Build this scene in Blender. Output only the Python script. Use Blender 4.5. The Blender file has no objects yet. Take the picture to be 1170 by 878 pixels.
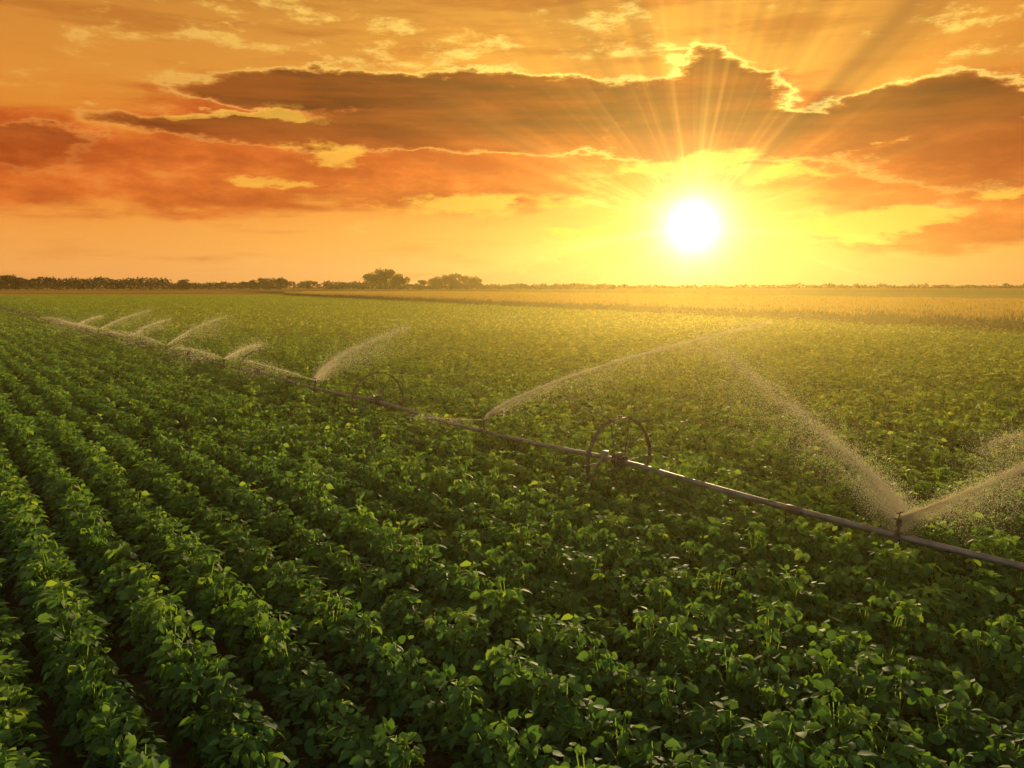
import bpy, math, random
import numpy as np
from mathutils import Vector, Matrix
rng=np.random.default_rng(7); random.seed(7)
scene=bpy.context.scene
scene.view_settings.view_transform='Standard'
scene.view_settings.look='None'
scene.view_settings.exposure=0

# ---------------------------------------------------------------- survey of the place
F=918.0; CX,CY=585.0,439.0; HCAM=3.6
PITCH=math.atan(111/F)
def ray(px,py):
    x=(px-CX)/F; y=(CY-py)/F
    c,s=math.cos(PITCH),math.sin(PITCH)
    return Vector((x, c+y*s, -s+y*c))
def azel(px,py):
    r=ray(px,py).normalized()
    return math.degrees(math.atan2(r.x,r.y)), math.degrees(math.asin(r.z))
def at_depth(px,py,d):
    r=ray(px,py); return Vector((0,0,HCAM))+r*(d/r.y)
def at_height(px,py,h):
    r=ray(px,py); return Vector((0,0,HCAM))+r*((h-HCAM)/r.z)
ROWANG=math.atan2(*(lambda r:(-r.x,r.y))(ray(-96,328)))
RD=np.array([-math.sin(ROWANG),math.cos(ROWANG)])   # along rows
RW=np.array([math.cos(ROWANG),math.sin(ROWANG)])    # across rows
SUN=ray(792,258).normalized()
SUN_AZ,SUN_EL=azel(792,258)

def srgb(r,g,b):
    f=lambda c:(c/255/12.92 if c/255<=0.04045 else ((c/255+0.055)/1.055)**2.4)
    return (f(r),f(g),f(b),1)

# ---------------------------------------------------------------- camera
cam=bpy.data.objects.new("camera",bpy.data.cameras.new("camera"))
scene.collection.objects.link(cam)
cam.location=(0,0,HCAM); cam.rotation_euler=(math.pi/2-PITCH,0,0)
cam.data.sensor_width=36; cam.data.lens=36*F/1170
cam.data.clip_end=20000; cam.data.clip_start=0.05
scene.camera=cam

# ---------------------------------------------------------------- node helper
class NB:
    def __init__(s,tree): s.t=tree; s.n=tree.nodes; s.l=tree.links
    def node(s,typ,**kw):
        n=s.n.new(typ)
        for k,v in kw.items(): setattr(n,k,v)
        return n
    def put(s,sock,v):
        if isinstance(v,bpy.types.NodeSocket): s.l.new(v,sock)
        else: sock.default_value=v
    def m(s,op,a,b=None,c=None,clamp=False):
        n=s.n.new('ShaderNodeMath'); n.operation=op; n.use_clamp=clamp
        s.put(n.inputs[0],a)
        if b is not None: s.put(n.inputs[1],b)
        if c is not None: s.put(n.inputs[2],c)
        return n.outputs[0]
    def add(s,a,b): return s.m('ADD',a,b)
    def sub(s,a,b): return s.m('SUBTRACT',a,b)
    def mul(s,a,b): return s.m('MULTIPLY',a,b)
    def smooth(s,v,lo,hi,a=0.,b=1.):
        n=s.n.new('ShaderNodeMapRange'); n.interpolation_type='SMOOTHSTEP'
        s.put(n.inputs[0],v)
        for i,x in enumerate((lo,hi,a,b)): n.inputs[i+1].default_value=x
        return n.outputs[0]
    def mix(s,f,a,b,mode='MIX'):
        n=s.n.new('ShaderNodeMix'); n.data_type='RGBA'; n.blend_type=mode
        s.put(n.inputs[0],f); s.put(n.inputs[6],a); s.put(n.inputs[7],b)
        return n.outputs[2]
    def comb(s,x,y,z):
        n=s.n.new('ShaderNodeCombineXYZ'); s.put(n.inputs[0],x); s.put(n.inputs[1],y); s.put(n.inputs[2],z); return n.outputs[0]
    def noise(s,vec,scale,detail=4,rough=.5,out=0,dist=0):
        n=s.n.new('ShaderNodeTexNoise')
        if vec is not None: s.l.new(vec,n.inputs['Vector'])
        n.inputs['Scale'].default_value=scale; n.inputs['Detail'].default_value=detail
        n.inputs['Roughness'].default_value=rough; n.inputs['Distortion'].default_value=dist
        return n.outputs[out]
    def ramp(s,v,stops):
        n=s.n.new('ShaderNodeValToRGB'); s.put(n.inputs[0],v)
        e=n.color_ramp.elements
        while len(e)<len(stops): e.new(0.5)
        for el,(p,c) in zip(e,stops): el.position=p; el.color=c
        return n.outputs[0]
    def gauss(s,d,w):
        q=s.m('DIVIDE',d,w); return s.m('EXPONENT',s.mul(s.mul(q,q),-1.0))

# ---------------------------------------------------------------- world / sky
world=bpy.data.worlds.new("World"); scene.world=world; world.use_nodes=True
try:
    world.cycles.sampling_method='MANUAL'; world.cycles.sample_map_resolution=512
except Exception as ex: print(ex)
wt=world.node_tree; wt.nodes.clear(); W=NB(wt)
tc=W.node('ShaderNodeTexCoord'); sep=W.node('ShaderNodeSeparateXYZ')
W.l.new(tc.outputs['Generated'],sep.inputs[0])
X,Y,Z=sep.outputs
A=W.mul(W.m('ARCTAN2',X,Y),180/math.pi)
E=W.mul(W.m('ARCSINE',Z),180/math.pi)
dotn=W.node('ShaderNodeVectorMath',operation='DOT_PRODUCT')
W.l.new(tc.outputs['Generated'],dotn.inputs[0]); dotn.inputs[1].default_value=SUN
D=W.mul(W.m('ARCCOSINE',W.m('MINIMUM',dotn.outputs['Value'],0.9999999)),180/math.pi)
wv=W.comb(W.mul(A,0.15),W.mul(E,0.42),1.3)
wn=W.node('ShaderNodeSeparateColor'); W.l.new(W.noise(wv,1.0,6,.62,out=1),wn.inputs[0])
A2=W.add(A,W.mul(W.sub(wn.outputs[0],.5),9.0))
E2=W.add(E,W.mul(W.sub(wn.outputs[1],.5),3.6))
fb=W.noise(W.comb(W.mul(A,0.17),W.mul(E,0.50),7.7),1.0,8,.64)
fb2=W.noise(W.comb(W.mul(A,0.07),W.mul(E,0.60),17.7),1.3,6,.58)
def ell(cx,cy,rx,ry):
    a,e=azel(cx,cy); k=57.3/F
    u=W.m('DIVIDE',W.sub(A2,a),rx*k*math.cos(math.radians(a))**2); v=W.m('DIVIDE',W.sub(E2,e),ry*k*math.cos(math.radians(a)))
    return W.m('MAXIMUM',W.sub(1.0,W.m('SQRT',W.add(W.mul(u,u),W.mul(v,v)))),0.0)
def union(lst):
    o=None
    for p in lst:
        m=ell(*p[:4])
        if len(p)>4: m=W.mul(m,p[4])
        o=m if o is None else W.m('MAXIMUM',o,m)
    return o
base=W.ramp(W.m('DIVIDE',E,60.0),[
 (0.0,srgb(238,172,96)),(0.02,srgb(246,178,94)),(0.05,srgb(248,172,80)),(0.09,srgb(242,156,62)),
 (0.15,srgb(230,144,48)),(0.22,srgb(226,154,60)),(0.32,srgb(204,140,58)),(0.5,srgb(150,115,80)),(1.0,srgb(110,112,120))])
base=W.mix(W.mul(W.smooth(A,-2,-34),0.6),base,W.mix(1.0,base,(0.92,0.70,0.60,1),'MULTIPLY'))
base=W.mix(W.mul(W.smooth(A,18,34),0.7),base,W.mix(1.0,base,(0.80,0.62,0.56,1),'MULTIPLY'))
g1=W.mul(W.m('EXPONENT',W.mul(D,-1/7.0)),0.36)
base=W.mix(1.0,base,W.mix(g1,(0,0,0,1),(1.0,0.46,0.07,1)),'ADD')
# soft reddish cloud layer
M1=union([(430,170,420,80),(150,200,340,56),(800,160,240,78),(1080,170,250,90),(1130,250,270,44,.85),(20,180,190,70),(600,195,260,48)])
d1=W.add(M1,W.mul(W.sub(fb2,.5),.9))
c1=W.smooth(d1,0.02,0.40)
redc=W.mix(W.smooth(fb,.35,.65),srgb(186,78,26),srgb(226,112,40))
redc=W.mix(W.mul(W.smooth(D,9,2),.8),redc,srgb(248,156,40))
col=W.mix(W.mul(c1,.94),base,redc)
up=W.mul(W.smooth(E,13,16.5),W.smooth(fb2,.44,.62))
col=W.mix(W.mul(up,.5),col,srgb(176,104,38))
up2=W.mul(W.smooth(E,13.5,17),W.smooth(fb,.54,.70))
col=W.mix(W.mul(up2,.7),col,srgb(250,192,84))
# dark cloud bodies
M2=union([(430,106,290,28),(620,122,250,38),(300,148,230,20,.75),(560,146,260,30,.85),(815,104,88,46),(800,142,140,50),
          (1045,126,150,42),(1140,172,190,42,.95),(940,155,140,38,.95),(15,168,105,36),(240,145,140,12,.75),(1130,126,90,30)])
d2=W.add(M2,W.mul(W.sub(fb,.5),0.92))
c2=W.smooth(d2,0.12,0.34)
dk=W.mix(W.smooth(fb2,.36,.66),srgb(98,50,17),srgb(148,78,26))
dk=W.mix(W.smooth(E,11.4,7.6),dk,W.mix(W.smooth(fb,.35,.65),srgb(164,66,20),srgb(206,97,34)))
dk=W.mix(W.mul(W.smooth(D,6.0,1.5),.8),dk,srgb(240,146,40))
col=W.mix(W.mul(c2,.95),col,dk)
rim=W.gauss(W.sub(d2,0.15),0.055)
rim=W.mul(rim,W.add(W.mul(W.m('EXPONENT',W.mul(D,-1/14.0)),2.4),0.12))
rim=W.mul(rim,W.smooth(E,8.0,12.0,0.30,1.0))
col=W.mix(W.m('MINIMUM',rim,1.0),col,srgb(255,216,110))
M3=union([(790,186,130,18),(372,172,75,22),(530,234,160,20),(990,258,110,24),(650,262,90,12,.8),(320,205,90,10,.8),(1150,216,60,14),(880,200,90,14),(270,132,120,8,.8)])
d3=W.add(M3,W.mul(W.sub(fb,.5),1.9))
c3=W.mul(W.smooth(d3,0.26,0.62),W.smooth(D,34,6,.55,.95))
col=W.mix(c3,col,srgb(255,194,72))
# crepuscular rays
th=W.m('ARCTAN2',W.sub(A,SUN_AZ),W.sub(E,SUN_EL))
rn=W.noise(W.comb(th,0.5,0.2),3.6,3,.6)
rf=W.mul(W.mul(W.sub(rn,.46),2.0),W.mul(W.smooth(D,2.5,6),W.smooth(D,34,10)))
rf=W.mul(rf,W.smooth(E,3.5,8))
col=W.mix(1.0,col,W.comb(W.add(1.0,rf),W.add(1.0,rf),W.add(1.0,W.mul(rf,.6))),'MULTIPLY')
rn2=W.noise(W.comb(th,2.5,4.2),7.0,2,.6)
r2=W.mul(W.smooth(rn2,.50,.70),W.m('EXPONENT',W.mul(D,-1/5.6)))
col=W.mix(1.0,col,W.mix(W.mul(r2,1.0),(0,0,0,1),(1.2,.68,.16,1)),'ADD')
# solar aureole
gl=W.m('EXPONENT',W.mul(D,-1/1.9))
col=W.mix(1.0,col,W.mix(gl,(0,0,0,1),(1.3,.85,.28,1)),'ADD')
core=W.mul(W.m('EXPONENT',W.mul(D,-1/0.95)),5.0)
col=W.mix(1.0,col,W.comb(core,W.mul(core,.93),W.mul(core,.72)),'ADD')
side=W.smooth(D,46,110)
col=W.mix(side,col,(0.54,0.56,0.56,1))
col=W.mix(W.smooth(E,-0.2,-3),col,(0.10,0.08,0.04,1))
bg=W.node('ShaderNodeBackground'); W.l.new(col,bg.inputs[0]); bg.inputs[1].default_value=1.0
ns=W.node('ShaderNodeTexSky'); ns.sky_type='NISHITA'; ns.sun_disc=False
ns.sun_elevation=math.radians(SUN_EL+1); ns.sun_rotation=math.radians(SUN_AZ)
bg2=W.node('ShaderNodeBackground'); W.l.new(ns.outputs[0],bg2.inputs[0]); bg2.inputs[1].default_value=0.0008
ad=W.node('ShaderNodeAddShader'); W.l.new(bg.outputs[0],ad.inputs[0]); W.l.new(bg2.outputs[0],ad.inputs[1])
wo=W.node('ShaderNodeOutputWorld'); W.l.new(ad.outputs[0],wo.inputs[0])

LIFT=3.0
sl=bpy.data.lights.new("sun","SUN"); sl.energy=5.0; sl.angle=math.radians(0.6); sl.color=(1.0,0.76,0.36)
so=bpy.data.objects.new("sun",sl); scene.collection.objects.link(so)
sd=Vector((SUN.x,SUN.y,0)).normalized()*math.cos(math.radians(SUN_EL+LIFT))+Vector((0,0,math.sin(math.radians(SUN_EL+LIFT))))
so.rotation_euler=sd.to_track_quat('Z','Y').to_euler(); so.location=(20,60,30)

# ---------------------------------------------------------------- materials
HUB=.72
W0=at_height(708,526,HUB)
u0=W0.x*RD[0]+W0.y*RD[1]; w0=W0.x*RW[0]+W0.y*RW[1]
def newmat(name):
    m=bpy.data.materials.new(name); m.use_nodes=True; m.node_tree.nodes.clear(); return m,NB(m.node_tree)
def leafmat(name,c1,c2,c3,trans,tcol,rough=.6,spec=.16,patch_glow=True):
    m,b=newmat(name)
    at=b.node('ShaderNodeAttribute',attribute_name='tone')
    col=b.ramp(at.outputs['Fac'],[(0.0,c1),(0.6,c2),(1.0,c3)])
    if patch_glow:
        g=b.node('ShaderNodeNewGeometry')
        n=b.noise(g.outputs['Position'],0.35,3,.6)
        col=b.mix(b.smooth(n,.35,.68,0.0,.7),col,b.mix(1.0,col,(1.3,1.16,.8,1),'MULTIPLY'))
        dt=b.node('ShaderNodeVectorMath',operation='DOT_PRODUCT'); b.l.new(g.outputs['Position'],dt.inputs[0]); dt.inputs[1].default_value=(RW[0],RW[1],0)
        col=b.mix(b.smooth(dt.outputs['Value'],w0-5,w0+18,0,1),col,b.mix(1.0,col,(1.5,1.06,.75,1),'MULTIPLY'))  # yellow sunlit tone of the far field painted into the leaf colour
    p=b.node('ShaderNodeBsdfPrincipled'); b.put(p.inputs['Base Color'],col)
    p.inputs['Roughness'].default_value=rough; p.inputs['Specular IOR Level'].default_value=spec
    t=b.node('ShaderNodeBsdfTranslucent'); b.put(t.inputs[0],b.mix(1.0,col,tcol,'MULTIPLY'))
    mx=b.node('ShaderNodeMixShader'); mx.inputs[0].default_value=trans
    b.l.new(p.outputs[0],mx.inputs[1]); b.l.new(t.outputs[0],mx.inputs[2])
    o=b.node('ShaderNodeOutputMaterial'); b.l.new(mx.outputs[0],o.inputs[0]); return m
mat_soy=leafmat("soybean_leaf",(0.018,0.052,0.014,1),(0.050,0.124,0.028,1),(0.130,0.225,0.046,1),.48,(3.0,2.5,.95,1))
mat_corn=leafmat("corn_leaf",(0.05,0.07,0.018,1),(0.10,0.10,0.025,1),(0.38,0.25,0.045,1),.45,(1.8,1.5,.8,1),patch_glow=False)
mat_tree=leafmat("hazed_tree_leaf",(0.040,0.038,0.014,1),(0.065,0.058,0.02,1),(0.11,0.09,0.03,1),.25,(1.5,1.2,.8,1),patch_glow=False)  # warm haze of distance mixed into the leaf colours
def simple(name,col,rough=.6,metal=0,nscale=8,var=.35,bump=.2):
    m,b=newmat(name); g=b.node('ShaderNodeTexCoord')
    n=b.noise(g.outputs['Object'],nscale,6,.6)
    c=b.mix(b.smooth(n,.3,.7),tuple(x*(1-var) for x in col[:3])+(1,),col)
    p=b.node('ShaderNodeBsdfPrincipled'); b.put(p.inputs['Base Color'],c)
    p.inputs['Roughness'].default_value=rough; p.inputs['Metallic'].default_value=metal
    bp=b.node('ShaderNodeBump'); bp.inputs['Strength'].default_value=bump; b.l.new(n,bp.inputs['Height']); b.l.new(bp.outputs[0],p.inputs['Normal'])
    o=b.node('ShaderNodeOutputMaterial'); b.l.new(p.outputs[0],o.inputs[0]); return m
mat_alu=simple("aged_aluminium",(0.17,0.14,0.11,1),.5,.45,3,.55,.05)
mat_steel=simple("rusty_steel",(0.10,0.06,0.035,1),.6,.4,20,.5,.1)
mat_bark=simple("bark",(0.06,0.045,0.03,1),.9,0,2,.4,.4)
mg,b=newmat("farmland_ground")
g=b.node('ShaderNodeNewGeometry'); sp=b.node('ShaderNodeSeparateXYZ'); b.l.new(g.outputs['Position'],sp.inputs[0])
n=b.noise(g.outputs['Position'],6,8,.65); n2=b.noise(g.outputs['Position'],.012,5,.6)
soil=b.mix(b.smooth(n,.3,.7),(0.020,0.014,0.008,1),(0.050,0.034,0.019,1))
sv=b.comb(b.mul(sp.outputs[0],.004),b.mul(sp.outputs[1],.012),0)
n3=b.noise(sv,1.0,3,.5)
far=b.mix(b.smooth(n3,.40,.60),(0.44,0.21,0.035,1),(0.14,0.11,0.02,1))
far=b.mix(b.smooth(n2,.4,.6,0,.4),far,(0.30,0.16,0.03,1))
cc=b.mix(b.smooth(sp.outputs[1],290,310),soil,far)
p=b.node('ShaderNodeBsdfPrincipled'); b.put(p.inputs['Base Color'],cc); p.inputs['Roughness'].default_value=1; p.inputs['Specular IOR Level'].default_value=0.0
bp=b.node('ShaderNodeBump'); bp.inputs['Strength'].default_value=.6; bp.inputs['Distance'].default_value=.05; b.l.new(n,bp.inputs['Height']); b.l.new(bp.outputs[0],p.inputs['Normal'])
o=b.node('ShaderNodeOutputMaterial'); b.l.new(p.outputs[0],o.inputs[0])
mc,b=newmat("corn_canopy")
g=b.node('ShaderNodeNewGeometry'); n=b.noise(g.outputs['Position'],1.2,6,.7)
sp=b.node('ShaderNodeSeparateXYZ'); b.l.new(g.outputs['Position'],sp.inputs[0])
n2=b.noise(b.comb(b.mul(sp.outputs[0],.012),b.mul(sp.outputs[1],.035),0),1.0,5,.6)
cc=b.mix(b.smooth(n,.35,.65),(0.14,0.095,0.02,1),(0.36,0.22,0.04,1)); cc=b.mix(b.smooth(n2,.42,.60,0,.8),cc,(0.13,0.13,0.03,1))
p=b.node('ShaderNodeBsdfPrincipled'); b.put(p.inputs['Base Color'],cc); p.inputs['Roughness'].default_value=1; p.inputs['Specular IOR Level'].default_value=0
bp=b.node('ShaderNodeBump'); bp.inputs['Strength'].default_value=1; bp.inputs['Distance'].default_value=.4; b.l.new(n,bp.inputs['Height']); b.l.new(bp.outputs[0],p.inputs['Normal'])
o=b.node('ShaderNodeOutputMaterial'); b.l.new(p.outputs[0],o.inputs[0])
mw,b=newmat("spray_water")
d=b.node('ShaderNodeBsdfDiffuse'); d.inputs[0].default_value=(.75,.66,.46,1)
t=b.node('ShaderNodeBsdfTranslucent'); t.inputs[0].default_value=(1,.94,.72,1)
mx=b.node('ShaderNodeMixShader'); mx.inputs[0].default_value=.85
b.l.new(d.outputs[0],mx.inputs[1]); b.l.new(t.outputs[0],mx.inputs[2])
o=b.node('ShaderNodeOutputMaterial'); b.l.new(mx.outputs[0],o.inputs[0])

# ---------------------------------------------------------------- haze box added for the golden glow toward the sun
mh,b=newmat("glow_haze")
vs=b.node('ShaderNodeVolumeScatter'); vs.inputs['Color'].default_value=(1,.74,.24,1)
vs.inputs['Density'].default_value=0.0015; vs.inputs['Anisotropy'].default_value=.78
o=b.node('ShaderNodeOutputMaterial'); b.l.new(vs.outputs[0],o.inputs['Volume'])
me=bpy.data.meshes.new("haze")
x0,x1,y0,y1,z0,z1=-150,150,-12,66,-.5,8
me.from_pydata([(x,y,z) for z in (z0,z1) for y in (y0,y1) for x in (x0,x1)],[],[(0,2,3,1),(4,5,7,6),(0,1,5,4),(2,6,7,3),(0,4,6,2),(1,3,7,5)])
me.materials.append(mh); hz=bpy.data.objects.new("haze",me); scene.collection.objects.link(hz)

# ---------------------------------------------------------------- mesh helpers
def mesh_np(name,verts,loops,sizes,mat,tone=None,smooth=False):
    me=bpy.data.meshes.new(name)
    verts=np.asarray(verts,dtype=np.float32); loops=np.asarray(loops,dtype=np.int32); sizes=np.asarray(sizes,dtype=np.int32)
    me.vertices.add(len(verts)); me.vertices.foreach_set('co',verts.ravel())
    me.loops.add(len(loops)); me.loops.foreach_set('vertex_index',loops)
    me.polygons.add(len(sizes)); st=np.concatenate([[0],np.cumsum(sizes)[:-1]]).astype(np.int32)
    me.polygons.foreach_set('loop_start',st); me.polygons.foreach_set('loop_total',sizes)
    if smooth: me.polygons.foreach_set('use_smooth',np.ones(len(sizes),dtype=bool))
    if tone is not None:
        a=me.attributes.new('tone','FLOAT','POINT'); a.data.foreach_set('value',np.asarray(tone,dtype=np.float32))
    me.update(calc_edges=True); me.validate(); me.materials.append(mat); return me
def frames(az,pit,roll):
    d=np.stack([np.cos(az)*np.cos(pit),np.sin(az)*np.cos(pit),np.sin(pit)],1)
    s=np.stack([np.sin(az),-np.cos(az),np.zeros_like(az)],1)
    n=np.cross(s,d)
    c,q=np.cos(roll)[:,None],np.sin(roll)[:,None]
    return d,s*c+n*q,n*c-s*q
LT=np.array([[0,0,0],[-.36,.30,.06],[.36,.30,.06],[0,.32,-.02],[-.28,.66,.03],[.28,.66,.03],[0,.68,-.03],[0,1.0,-.12]])
LF=[(0,2,3),(0,3,1),(3,2,5,6),(1,3,6,4),(6,5,7),(4,6,7)]
ST=np.array([[0,0,0],[-.36,.5,.02],[.36,.5,.02],[0,1,-.08]]); SF=[(0,2,3,1)]
def leaves(pos,az,pit,roll,L,T=LT,Fc=LF,tone=None):
    d,s,n=frames(az,pit,roll); N=len(pos); k=len(T)
    v=pos[:,None,:]+L[:,None,None]*(T[None,:,1,None]*d[:,None,:]+T[None,:,0,None]*s[:,None,:]+T[None,:,2,None]*n[:,None,:])
    lp=np.concatenate([np.array(f) for f in Fc]); sz=np.array([len(f) for f in Fc])
    loops=(np.arange(N)[:,None]*k+lp[None,:]).ravel(); sizes=np.tile(sz,N)
    if tone is None: tone=rng.random(N)
    return v.reshape(-1,3),loops,sizes,np.repeat(tone,k)
def merge(parts):
    V=[];Lp=[];S=[];R=[];o=0
    for v,l,s,r in parts:
        V.append(v);Lp.append(l+o);S.append(s);R.append(r);o+=len(v)
    return np.concatenate(V),np.concatenate(Lp),np.concatenate(S),np.concatenate(R)

def dome_points(cx,cy,R,Hh,n):
    th=rng.random(n)*2*np.pi; rr=np.sqrt(rng.random(n))
    dep=1-0.75*rng.random(n)**2.2
    z=Hh*(1-.6*rr**2)*dep
    rad=R*rr*1.05
    return np.stack([cx+rad*np.cos(th),cy+rad*np.sin(th),z],1),th,rr,dep
def soy_section(name,length,rows,spacing,ntri,leafL,simple_leaf=False,plant_gap=.26):
    parts=[]
    for r in range(rows):
        wy=(r-(rows-1)/2)*spacing
        npl=max(1,int(length/plant_gap)); per=max(1,int(ntri/rows/npl))
        for i in range(npl):
            cx=-length/2+(i+.5)*length/npl+rng.normal(0,.05); cy=wy+rng.normal(0,.035)
            sc=rng.uniform(.70,1.16); R=.225*sc; Hh=.68*rng.uniform(.78,1.16)
            nn=int(per*sc*sc*rng.uniform(.85,1.15))+1
            P,th,rr,dep=dome_points(cx,cy,R,Hh,nn)
            az=th+rng.normal(0,.8,nn)
            pit=np.radians(-6-22*rr+rng.normal(0,27,nn)); roll=rng.normal(0,.45,nn)
            L=leafL*rng.uniform(.6,1.2,nn)*(0.85+.35*(1-dep))
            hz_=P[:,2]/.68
            rn=np.clip(-.10+.82*hz_+rng.normal(0,.15,nn)+rng.normal(0,.07),0,1)  # lit tops and shaded lower leaves painted by height, plus random tone
            if simple_leaf:
                parts.append(leaves(P,az,pit,roll,L,ST,SF,rn))
                continue
            for k,(da,dl) in enumerate(((0,1.08),(1.25,.92),(-1.25,.92))):
                dd=np.stack([np.cos(az+da),np.sin(az+da),np.zeros(nn)],1)*.012
                off=np.stack([np.cos(az),np.sin(az),np.zeros(nn)],1)*(.03 if k==0 else 0)
                parts.append(leaves(P+dd+off,az+da,pit+rng.normal(0,.16,nn)-(0 if k==0 else .05),roll+rng.normal(0,.2,nn),L*dl,tone=np.clip(rn+rng.normal(0,.06,nn),0,1)))
            m=max(1,nn//2); b0=np.tile([[cx,cy,.12]],(m,1))+rng.normal(0,.02,(m,3)); b0[:,2]=P[:m,2]*.55
            w=np.array([[.0025,.0025,0]])
            v=np.stack([b0-w,b0+w,P[:m]+w,P[:m]-w],1).reshape(-1,3)
            parts.append((v,np.arange(m*4),np.full(m,4),np.full(m*4,.8)))
    v,l,s,r=merge(parts)
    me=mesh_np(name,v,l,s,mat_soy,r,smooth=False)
    return bpy.data.objects.new(name,me)

def instancer(name,coll,pts,rots,scls,idx,mat=None):
    me=bpy.data.meshes.new(name); me.vertices.add(len(pts)); me.vertices.foreach_set('co',np.asarray(pts,dtype=np.float32).ravel())
    a=me.attributes.new('rot','FLOAT_VECTOR','POINT'); r=np.zeros((len(pts),3),dtype=np.float32); r[:,2]=rots; a.data.foreach_set('vector',r.ravel())
    a=me.attributes.new('scl','FLOAT_VECTOR','POINT'); a.data.foreach_set('vector',np.asarray(scls,dtype=np.float32).ravel())
    a=me.attributes.new('idx','INT','POINT'); a.data.foreach_set('value',np.asarray(idx,dtype=np.int32))
    ob=bpy.data.objects.new(name,me); scene.collection.objects.link(ob)
    ng=bpy.data.node_groups.new(name+"_scatter",'GeometryNodeTree')
    ng.interface.new_socket('Geometry',in_out='INPUT',socket_type='NodeSocketGeometry')
    ng.interface.new_socket('Geometry',in_out='OUTPUT',socket_type='NodeSocketGeometry')
    gi=ng.nodes.new('NodeGroupInput'); go=ng.nodes.new('NodeGroupOutput')
    iop=ng.nodes.new('GeometryNodeInstanceOnPoints'); ci=ng.nodes.new('GeometryNodeCollectionInfo')
    ci.inputs['Collection'].default_value=coll; ci.inputs['Separate Children'].default_value=True; ci.inputs['Reset Children'].default_value=True
    def na(nm,t):
        n=ng.nodes.new('GeometryNodeInputNamedAttribute'); n.data_type=t; n.inputs[0].default_value=nm
        return [o for o in n.outputs if o.enabled and o.name=='Attribute'][0]
    e=ng.nodes.new('FunctionNodeEulerToRotation'); L=ng.links
    L.new(na('rot','FLOAT_VECTOR'),e.inputs[0]); L.new(e.outputs[0],iop.inputs['Rotation'])
    L.new(na('scl','FLOAT_VECTOR'),iop.inputs['Scale']); L.new(na('idx','INT'),iop.inputs['Instance Index'])
    iop.inputs['Pick Instance'].default_value=True
    L.new(gi.outputs[0],iop.inputs['Points']); L.new(ci.outputs[0],iop.inputs['Instance']); L.new(iop.outputs[0],go.inputs[0])
    md=ob.modifiers.new('scatter','NODES'); md.node_group=ng
    return ob
def coll_of(name,obs):
    c=bpy.data.collections.new(name)
    for o in obs: c.objects.link(o)
    return c

# ---------------------------------------------------------------- field limits
SP=.70
EX,EY=36.0,56.0
def inside_soy(x,y):
    xe=EX-.506*(y-EY)
    return (x<xe)&(y<300)
def wedge(x,y,m=1.0):
    return (np.abs(x)<(y*.68+4+m))&(y>1.0)
ROT=math.atan2(RD[1],RD[0])
NEAR,MID=18.0,60.0
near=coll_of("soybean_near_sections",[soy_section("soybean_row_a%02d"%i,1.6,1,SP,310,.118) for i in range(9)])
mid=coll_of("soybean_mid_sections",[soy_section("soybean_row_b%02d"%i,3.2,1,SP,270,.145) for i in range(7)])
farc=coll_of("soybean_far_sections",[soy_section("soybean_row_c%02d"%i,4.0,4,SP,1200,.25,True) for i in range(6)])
def grid(du,dw,phase=0):
    u=np.arange(-260,420,du); w=np.arange(-110,330,dw)+phase
    U,Wd=np.meshgrid(u,w); jit=np.repeat(rng.random((len(w),1))*du,len(u),1); U=U+jit
    U=U.ravel(); Wd=Wd.ravel()
    x=U*RD[0]+Wd*RW[0]; y=U*RD[1]+Wd*RW[1]; return U,Wd,x,y
def fill(du,dw,phase,lo,hi):
    U,Wd,x,y=grid(du,dw,phase); dist=np.hypot(x,y)
    k=inside_soy(x,y)&wedge(x,y)&(dist>=lo)&(dist<hi)
    x,y=x[k],y[k]; n=len(x)
    rot=ROT+np.where(rng.random(n)<.5,0,np.pi)
    return np.stack([x,y,np.zeros(n)],1),rot,n
PH=0.35
P,R,n=fill(1.6,SP,PH,0,NEAR)
s=np.stack([np.full(n,1.03),rng.uniform(.9,1.1,n),rng.uniform(.86,1.12,n)],1)
o1=instancer("soybean_crop",near,P,R,s,rng.integers(0,9,n))
P,R,n=fill(3.2,SP,PH,NEAR,MID)
s=np.stack([np.full(n,1.03),rng.uniform(.95,1.1,n),rng.uniform(.88,1.12,n)],1)
o2=instancer("soybean_crop_mid_part",mid,P,R,s,rng.integers(0,7,n)); o2.parent=o1
P,R,n=fill(4.0,SP*4,PH+1.5*SP,MID-1.5,1000)
s=np.stack([np.full(n,1.05),np.ones(n),rng.uniform(.9,1.1,n)],1)
o3=instancer("soybean_crop_far_part",farc,P,R,s,rng.integers(0,6,n)); o3.parent=o1
print("far instances",n)

# ---------------------------------------------------------------- ground
def sheet(name,poly,z,mat):
    me=bpy.data.meshes.new(name); me.from_pydata([(x,y,z) for x,y in poly],[],[tuple(range(len(poly)))]); me.materials.append(mat)
    ob=bpy.data.objects.new(name,me); scene.collection.objects.link(ob); return ob
sheet("farmland_ground",[(-8000,-300),(8000,-300),(8000,9000),(-8000,9000)],0,mg)

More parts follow.
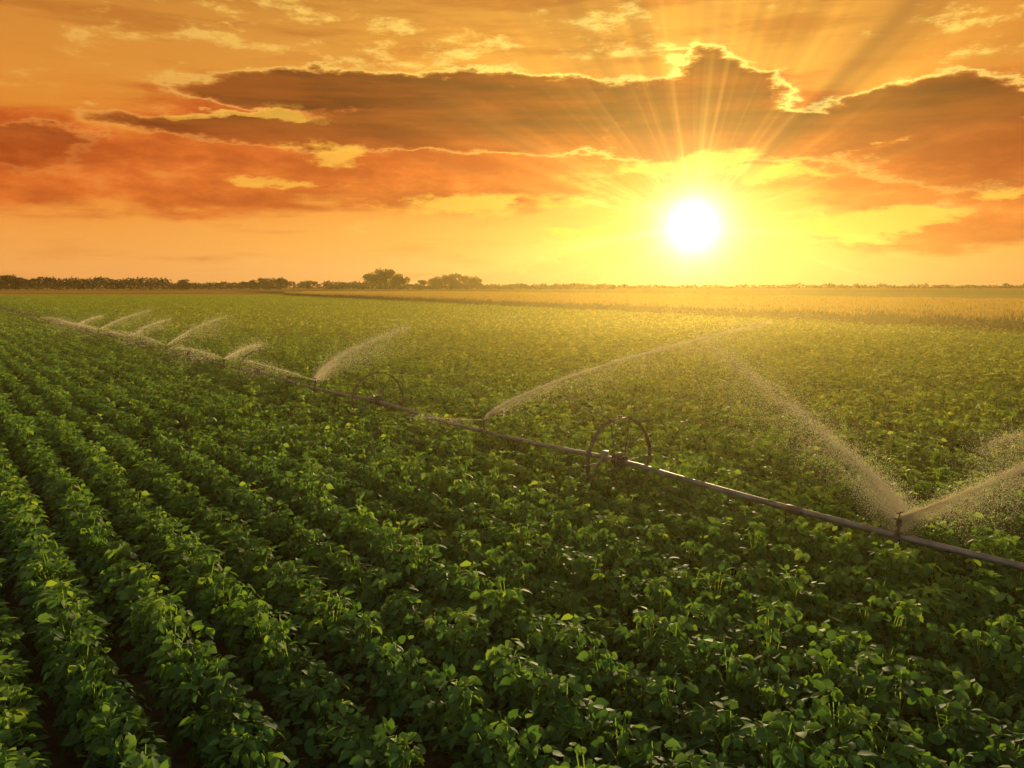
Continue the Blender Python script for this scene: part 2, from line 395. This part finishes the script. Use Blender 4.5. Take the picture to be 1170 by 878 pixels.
# ---------------------------------------------------------------- corn field
def corn_block(name):
    parts=[]; n=70
    px=rng.uniform(-1.5,1.5,n); py=rng.uniform(-1.5,1.5,n); hh=rng.uniform(1.25,1.65,n)
    for j in range(9):
        z=hh*(.15+.09*j); az=rng.random(n)*6.28
        P=np.stack([px,py,z],1)
        T=np.array([[-.04,0,0],[.04,0,0],[-.06,.5,.22],[.06,.5,.22],[0,1,-.1]])
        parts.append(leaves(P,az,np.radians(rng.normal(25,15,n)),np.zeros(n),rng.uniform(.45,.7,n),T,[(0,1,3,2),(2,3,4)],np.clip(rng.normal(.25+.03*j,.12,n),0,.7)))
    for j in range(4):
        P=np.stack([px,py,hh*.93],1); T=np.array([[-.05,0,0],[.05,0,0],[.05,1,0],[-.05,1,0]])
        parts.append(leaves(P,rng.random(n)*6.28,np.radians(rng.normal(65,12,n)),np.zeros(n),rng.uniform(.25,.4,n),T,[(0,1,2,3)],rng.uniform(.85,1,n)))
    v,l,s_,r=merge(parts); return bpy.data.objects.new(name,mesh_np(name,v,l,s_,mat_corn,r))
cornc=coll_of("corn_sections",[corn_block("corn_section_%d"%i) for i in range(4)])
gx,gy=np.meshgrid(np.arange(-80,260,2.9),np.arange(10,330,2.9)); gx=gx.ravel()+rng.normal(0,.2,gx.size); gy=gy.ravel()+rng.normal(0,.2,gy.size)
xe=EX-.506*(gy-EY); dd=(gx-xe)*.89
k=(dd>0.8)&(dd<70)&(np.abs(gx)<gy*.72+8)
gx,gy=gx[k],gy[k]; n=len(gx); print("corn",n)
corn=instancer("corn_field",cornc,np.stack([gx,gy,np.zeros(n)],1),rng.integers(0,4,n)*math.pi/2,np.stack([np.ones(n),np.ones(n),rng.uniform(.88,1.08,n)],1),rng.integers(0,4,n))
def off(y,o): return (EX-.506*(y-EY)+o/.89,y)
cs=sheet("corn_canopy",[off(-120,30),(1500,-120),(1500,900),off(640,30),off(305,30)],1.22,mc); cs.parent=corn

# ---------------------------------------------------------------- trees
def make_tree(name,x,y,h,w,nl=1500,seed=0):
    r=np.random.default_rng(seed)
    root=bpy.data.objects.new(name,None); scene.collection.objects.link(root); root.location=(x,y,0)
    V=[];Fs=[]
    def limb(p0,p1,r0,r1):
        p0=Vector(p0);p1=Vector(p1);d=(p1-p0).normalized();q=d.to_track_quat('Z','Y');o=len(V)
        for p,rr in ((p0,r0),(p1,r1)):
            for i in range(6):
                a=i*math.pi/3; V.append(tuple(p+q@Vector((math.cos(a)*rr,math.sin(a)*rr,0))))
        for i in range(6): Fs.append((o+i,o+(i+1)%6,o+6+(i+1)%6,o+6+i))
    limb((0,0,0),(0,0,h*.35),h*.03,h*.022); limb((0,0,h*.35),(0,0,h*.7),h*.022,h*.008)
    lobes=[]
    for i in range(13):
        a=r.random()*6.28; rr=w*.5*r.uniform(.2,.8); z=h*r.uniform(.22,.85)
        c=(rr*math.cos(a),rr*math.sin(a),z); limb((0,0,z*.55),c,h*.012,h*.004); lobes.append((c,h*r.uniform(.14,.24)))
    lobes.append(((0,0,h*.82),h*.2))
    me=bpy.data.meshes.new("trunk"); me.from_pydata(V,[],Fs); me.materials.append(mat_bark)
    t=bpy.data.objects.new("trunk",me); scene.collection.objects.link(t); t.parent=root
    P=[]
    for c,s in lobes:
        m=nl//len(lobes); v=r.normal(0,1,(m,3)); v/=np.linalg.norm(v,axis=1)[:,None]
        P.append(np.array(c)+v*(s*r.random((m,1))**.4)*np.array([min(1.6,w/h*1.1),min(1.6,w/h*1.1),.9]))
    P=np.concatenate(P); P[:,2]=np.clip(P[:,2],h*.06,None); m=len(P)
    v,l,s_,rn=leaves(P,r.random(m)*6.28,r.normal(0,.7,m),r.normal(0,.7,m),np.full(m,h*.08)*r.uniform(.6,1.4,m),ST,SF,r.random(m))
    f=bpy.data.objects.new("foliage",mesh_np("foliage",v,l,s_,mat_tree,rn)); scene.collection.objects.link(f); f.parent=root
DT=850.0
def px_tree(name,cx,top,wpx,seed,d=DT,nl=2600):
    p=at_depth(cx,328,d); h=(331-top)/F*d; w=wpx/F*d
    make_tree(name,p.x,p.y,h,w,nl,seed)
tl=[(425,311,22),(441,307,26),(457,312,20),(480,319,16),(500,315,22),(516,312,26),(532,315,24),(546,317,14),
    (290,319,16),(304,317,20),(320,317,22),(352,320,26),(213,318,18),(8,314,24),(22,317,16)]
for i,(a,t,w_) in enumerate(tl): px_tree("broadleaf_tree",a,t,w_,i+3)
parts=[]
def line_mass(x0,x1,top,d,dens=9,var=.35):
    n=int((x1-x0)*dens); xs=rng.uniform(x0,x1,n); prof=1-var*(.5+.5*np.sin(xs*.23+np.sin(xs*.071)*3)*np.cos(xs*.11))
    hp=(331-top)/F*d*prof
    X_=(xs-CX)/F*d; P=np.stack([X_,d+rng.normal(0,6,n),hp*rng.random(n)**.6],1)
    parts.append(leaves(P,rng.random(n)*6.28,rng.normal(0,.8,n),rng.normal(0,.8,n),d/F*rng.uniform(1.4,3.0,n),ST,SF,rng.random(n)*.8))
line_mass(-80,195,317,1000,30,.3); line_mass(195,300,323,1200,14); line_mass(370,700,325,1200,16,.5); line_mass(560,900,326.5,1700,8,.6); line_mass(900,1280,326,1900,9,.8)
line_mass(-150,420,323,1600,12,.4)
v,l,s_,r=merge(parts); tm=bpy.data.objects.new("distant_treeline",mesh_np("distant_treeline",v,l,s_,mat_tree,r)); scene.collection.objects.link(tm)

# ---------------------------------------------------------------- wheel line irrigation
line=bpy.data.objects.new("irrigation_wheel_line",None); scene.collection.objects.link(line)
def PW(u,h=HUB,dw=0): return Vector((u*RD[0]+(w0+dw)*RW[0],u*RD[1]+(w0+dw)*RW[1],h))
STEP=8.8
def part(name,V,Fs,mat,smooth=True):
    me=bpy.data.meshes.new(name); me.from_pydata(V,[],Fs); me.materials.append(mat)
    if smooth:
        for p_ in me.polygons: p_.use_smooth=True
    ob=bpy.data.objects.new(name,me); scene.collection.objects.link(ob); ob.parent=line; return ob
class Build:
    def __init__(s): s.V=[]; s.F=[]
    def tube(s,pts,rad,seg=10,closed=False,cap=True):
        o=len(s.V); n=len(pts); pts=[Vector(p) for p in pts]
        for i,p in enumerate(pts):
            if closed: d=pts[(i+1)%n]-pts[i-1]
            else: d=pts[min(i+1,n-1)]-pts[max(i-1,0)]
            d.normalize()
            up=Vector((0,0,1)) if abs(d.z)<.95 else Vector((1,0,0))
            a=d.cross(up).normalized(); c=a.cross(d)
            rr=rad[i] if isinstance(rad,(list,tuple)) else rad
            for j in range(seg):
                t=2*math.pi*j/seg; s.V.append(tuple(p+a*math.cos(t)*rr+c*math.sin(t)*rr))
        m=n if closed else n-1
        for i in range(m):
            for j in range(seg):
                i2=(i+1)%n; s.F.append((o+i*seg+j,o+i*seg+(j+1)%seg,o+i2*seg+(j+1)%seg,o+i2*seg+j))
        if cap and not closed:
            s.F.append(tuple(o+j for j in range(seg))[::-1]); s.F.append(tuple(o+(n-1)*seg+j for j in range(seg)))
    def box(s,c,ex,ey,ez):
        o=len(s.V); c=Vector(c)
        for a in (-1,1):
            for b_ in (-1,1):
                for d in (-1,1): s.V.append(tuple(c+ex*a+ey*b_+ez*d))
        for f in ((0,1,3,2),(4,6,7,5),(0,4,5,1),(2,3,7,6),(0,2,6,4),(1,5,7,3)): s.F.append(tuple(o+i for i in f))
def sag(u):
    t=((u-u0)/STEP)%1.0; return HUB-0.10*4*t*(1-t)
b1=Build(); us=np.arange(u0-14,u0+STEP*32,.8)
b1.tube([PW(u,sag(u),.02*math.sin(u*.3)) for u in us],.043,14); part("pipe",b1.V,b1.F,mat_alu)
b2=Build()
for i in range(-2,40):
    uc=u0+STEP*(i+.62)
    if i*STEP>270: break
    b2.tube([PW(uc-.12,sag(uc)),PW(uc-.1,sag(uc)),PW(uc+.1,sag(uc)),PW(uc+.12,sag(uc))],[.047,.06,.06,.047],12)
part("pipe_couplings",b2.V,b2.F,mat_steel)
rd3=Vector((RD[0],RD[1],0)); rw3=Vector((RW[0],RW[1],0)); up3=Vector((0,0,1))
def wheel(i,u,phase):
    B=Build(); c=PW(u); Rr=HUB
    n=40
    circ=lambda rad,off=0:[c+rd3*off+rw3*math.cos(2*math.pi*k/n)*rad+up3*math.sin(2*math.pi*k/n)*rad for k in range(n)]
    o=len(B.V)
    for k in range(n):
        a=2*math.pi*k/n
        for w_,rr in ((-.035,Rr),(.035,Rr),(.035,Rr-.012),(-.035,Rr-.012)):
            B.V.append(tuple(c+rd3*w_+(rw3*math.cos(a)+up3*math.sin(a))*rr))
    for k in range(n):
        k2=(k+1)%n
        for j in range(4): B.F.append((o+k*4+j,o+k*4+(j+1)%4,o+k2*4+(j+1)%4,o+k2*4+j))
    B.tube(circ(Rr-.005,.035),.009,6,closed=True); B.tube(circ(Rr-.005,-.035),.009,6,closed=True)
    B.tube([c-rd3*.12,c+rd3*.12],.085,14); B.tube([c-rd3*.02,c+rd3*.02],.13,14)
    for k in range(10):
        a=2*math.pi*k/10+phase; sd_=.09 if k%2 else -.09
        dv=rw3*math.cos(a)+up3*math.sin(a)
        B.tube([c+rd3*sd_+dv*.08,c+dv*(Rr-.01)],.010,6)
    for k in range(20):
        a=2*math.pi*k/20; dv=rw3*math.cos(a)+up3*math.sin(a); tv=-rw3*math.sin(a)+up3*math.cos(a)
        B.box(c+dv*(Rr+.018),rd3*.04,dv*.016,tv*.006)
    part("wheel_%d"%i,B.V,B.F,mat_steel,smooth=False)
    B=Build(); B.tube([c+rd3*.35+up3*.05,c+rd3*.3-rw3*.55-up3*.45],.022,8); B.tube([c+rd3*.35-up3*.08,c+rd3*.35+up3*.1],.06,10)
    part("stabiliser_%d"%i,B.V,B.F,mat_alu)
for i in range(-1,26): wheel(i+1,u0+i*STEP,i*.37)
US=at_height(1030,608,HUB-.05); us0=US.x*RD[0]+US.y*RD[1]
heads=[]
for i in range(0,27):
    u=us0+i*STEP; hb=sag(u); c=PW(u,hb); B=Build()
    B.tube([c+up3*.04,c+up3*.16],.018,8); B.tube([c+up3*.13,c+up3*.2],.032,8)
    B.tube([c+up3*.2,c+up3*.25],.02,8)
    B.tube([c+up3*.19-rw3*.02,c+up3*.25+rw3*.11],[.018,.011],8)
    B.tube([c+up3*.19+rw3*.02,c+up3*.25-rw3*.11],[.018,.011],8)
    B.box(c+up3*.30,rd3*.012,rw3*.055,up3*.008); B.tube([c+up3*.24,c+up3*.31],.008,6)
    B.box(c,rd3*.03,rw3*.055,up3*.055)
    B.box(c-up3*.15,rd3*.02,rw3*.02,up3*.09); B.box(c-up3*.26,rd3*.03,rw3*.06,up3*.03)
    part("sprinkler_%d"%i,B.V,B.F,mat_steel,smooth=False); heads.append(c+up3*.24)

# ---------------------------------------------------------------- water sprays
TET=np.array([[1,1,1],[1,-1,-1],[-1,1,-1],[-1,-1,1]])*.6
def jet(head,mid,end,n,w0_=.01,w1=.6,drop=.009,fall=.8,power=.8,core=.35):
    P0,P1,P2=np.array(head),np.array(mid),np.array(end)
    C=2*P1-.5*(P0+P2)
    t=rng.random(n)**power
    p=(1-t)[:,None]**2*P0+2*((1-t)*t)[:,None]*C+(t**2)[:,None]*P2
    sg=w0_+(w1-w0_)*t**1.3
    cc=rng.random(n)<core; sg=np.where(cc,sg*.22,sg)
    ph=np.sin(t*37+np.sin(t*11)*2)*.5+.5
    p=p+rng.normal(0,1,(n,3))*(sg*(.6+.6*ph))[:,None]*np.array([1,1,.6])
    p[:,2]-=np.where(cc,0,rng.exponential(1,n)*fall*t**1.3*(.6+.7*ph))
    p=p[p[:,2]>.3]; m=len(p)
    s=drop*rng.uniform(.5,1.3,m)
    rot=rng.normal(0,1,(m,1,3))*.3
    v=p[:,None,:]+s[:,None,None]*(TET[None]*(1+rot))
    loops=(np.arange(m)[:,None]*4+np.array([0,1,2,0,3,1,0,2,3,1,3,2])[None]).ravel()
    return v.reshape(-1,3),loops,np.full(m*4,3)
def spray(jets):
    V=[];L=[];S=[];o=0
    for v,l,s in jets: V.append(v);L.append(l+o);S.append(s);o+=len(v)
    me=mesh_np("sprinkler_spray",np.concatenate(V),np.concatenate(L),np.concatenate(S),mw)
    ob=bpy.data.objects.new("sprinkler_spray",me); scene.collection.objects.link(ob)
h=heads
spray([jet(h[0],at_depth(945,498,13.5),at_depth(800,385,25),95000,.01,1.0,.0053,1.5,1.15,.28),
       jet(h[0],at_depth(1105,562,9.6),at_depth(1215,512,10.5),34000,.01,.34,.0044,.4,.85,.32),
       jet(at_depth(1215,512,10.5),at_depth(1165,497,10.8),at_depth(1120,520,11),9000,.12,.3,.0042,.3,.9,.2)])
spray([jet(h[1],at_depth(690,418,23),at_depth(880,368,36),30000,.01,.5,.0078,.8,.75,.5),
       jet(h[1],at_depth(500,478,17),at_depth(470,476,18),2000,.01,.3,.005,.3,.8,.3)])
spray([jet(h[2],at_depth(395,404,29),at_depth(465,375,37),20000,.02,.8,.0092,1.1,.8,.3),
       jet(h[2],at_depth(305,418,25),at_depth(275,412,27),3000,.02,.4,.008,.3,.8,.3)])
def hp(i): 
    r_=h[i]-Vector((0,0,HCAM)); d=r_.y*math.cos(PITCH)-r_.z*math.sin(PITCH); yy=(r_.z*math.cos(PITCH)+r_.y*math.sin(PITCH))
    return CX+F*r_.x/d, CY-F*yy/d, r_.y
for i,(dx,dy,dz,dx2,dy2) in enumerate([(45,-18,9,-60,-14),(70,-34,12,-60,-16),(50,-20,14,-70,-14),(60,-22,16,-50,-10),(30,-10,18,-40,-8)]):
    k=i+3; x_,y_,z_=hp(k)
    spray([jet(h[k],at_depth(x_+dx*.5,y_+dy*.62,z_+dz*.5),at_depth(x_+dx,y_+dy,z_+dz),5000,.02,.7,.013,.8,.8,.3),
           jet(h[k],at_depth(x_+dx2*.5,y_+dy2*.7,z_),at_depth(x_+dx2,y_+dy2,z_+1),2200,.02,.6,.012,.5,.8,.3)])
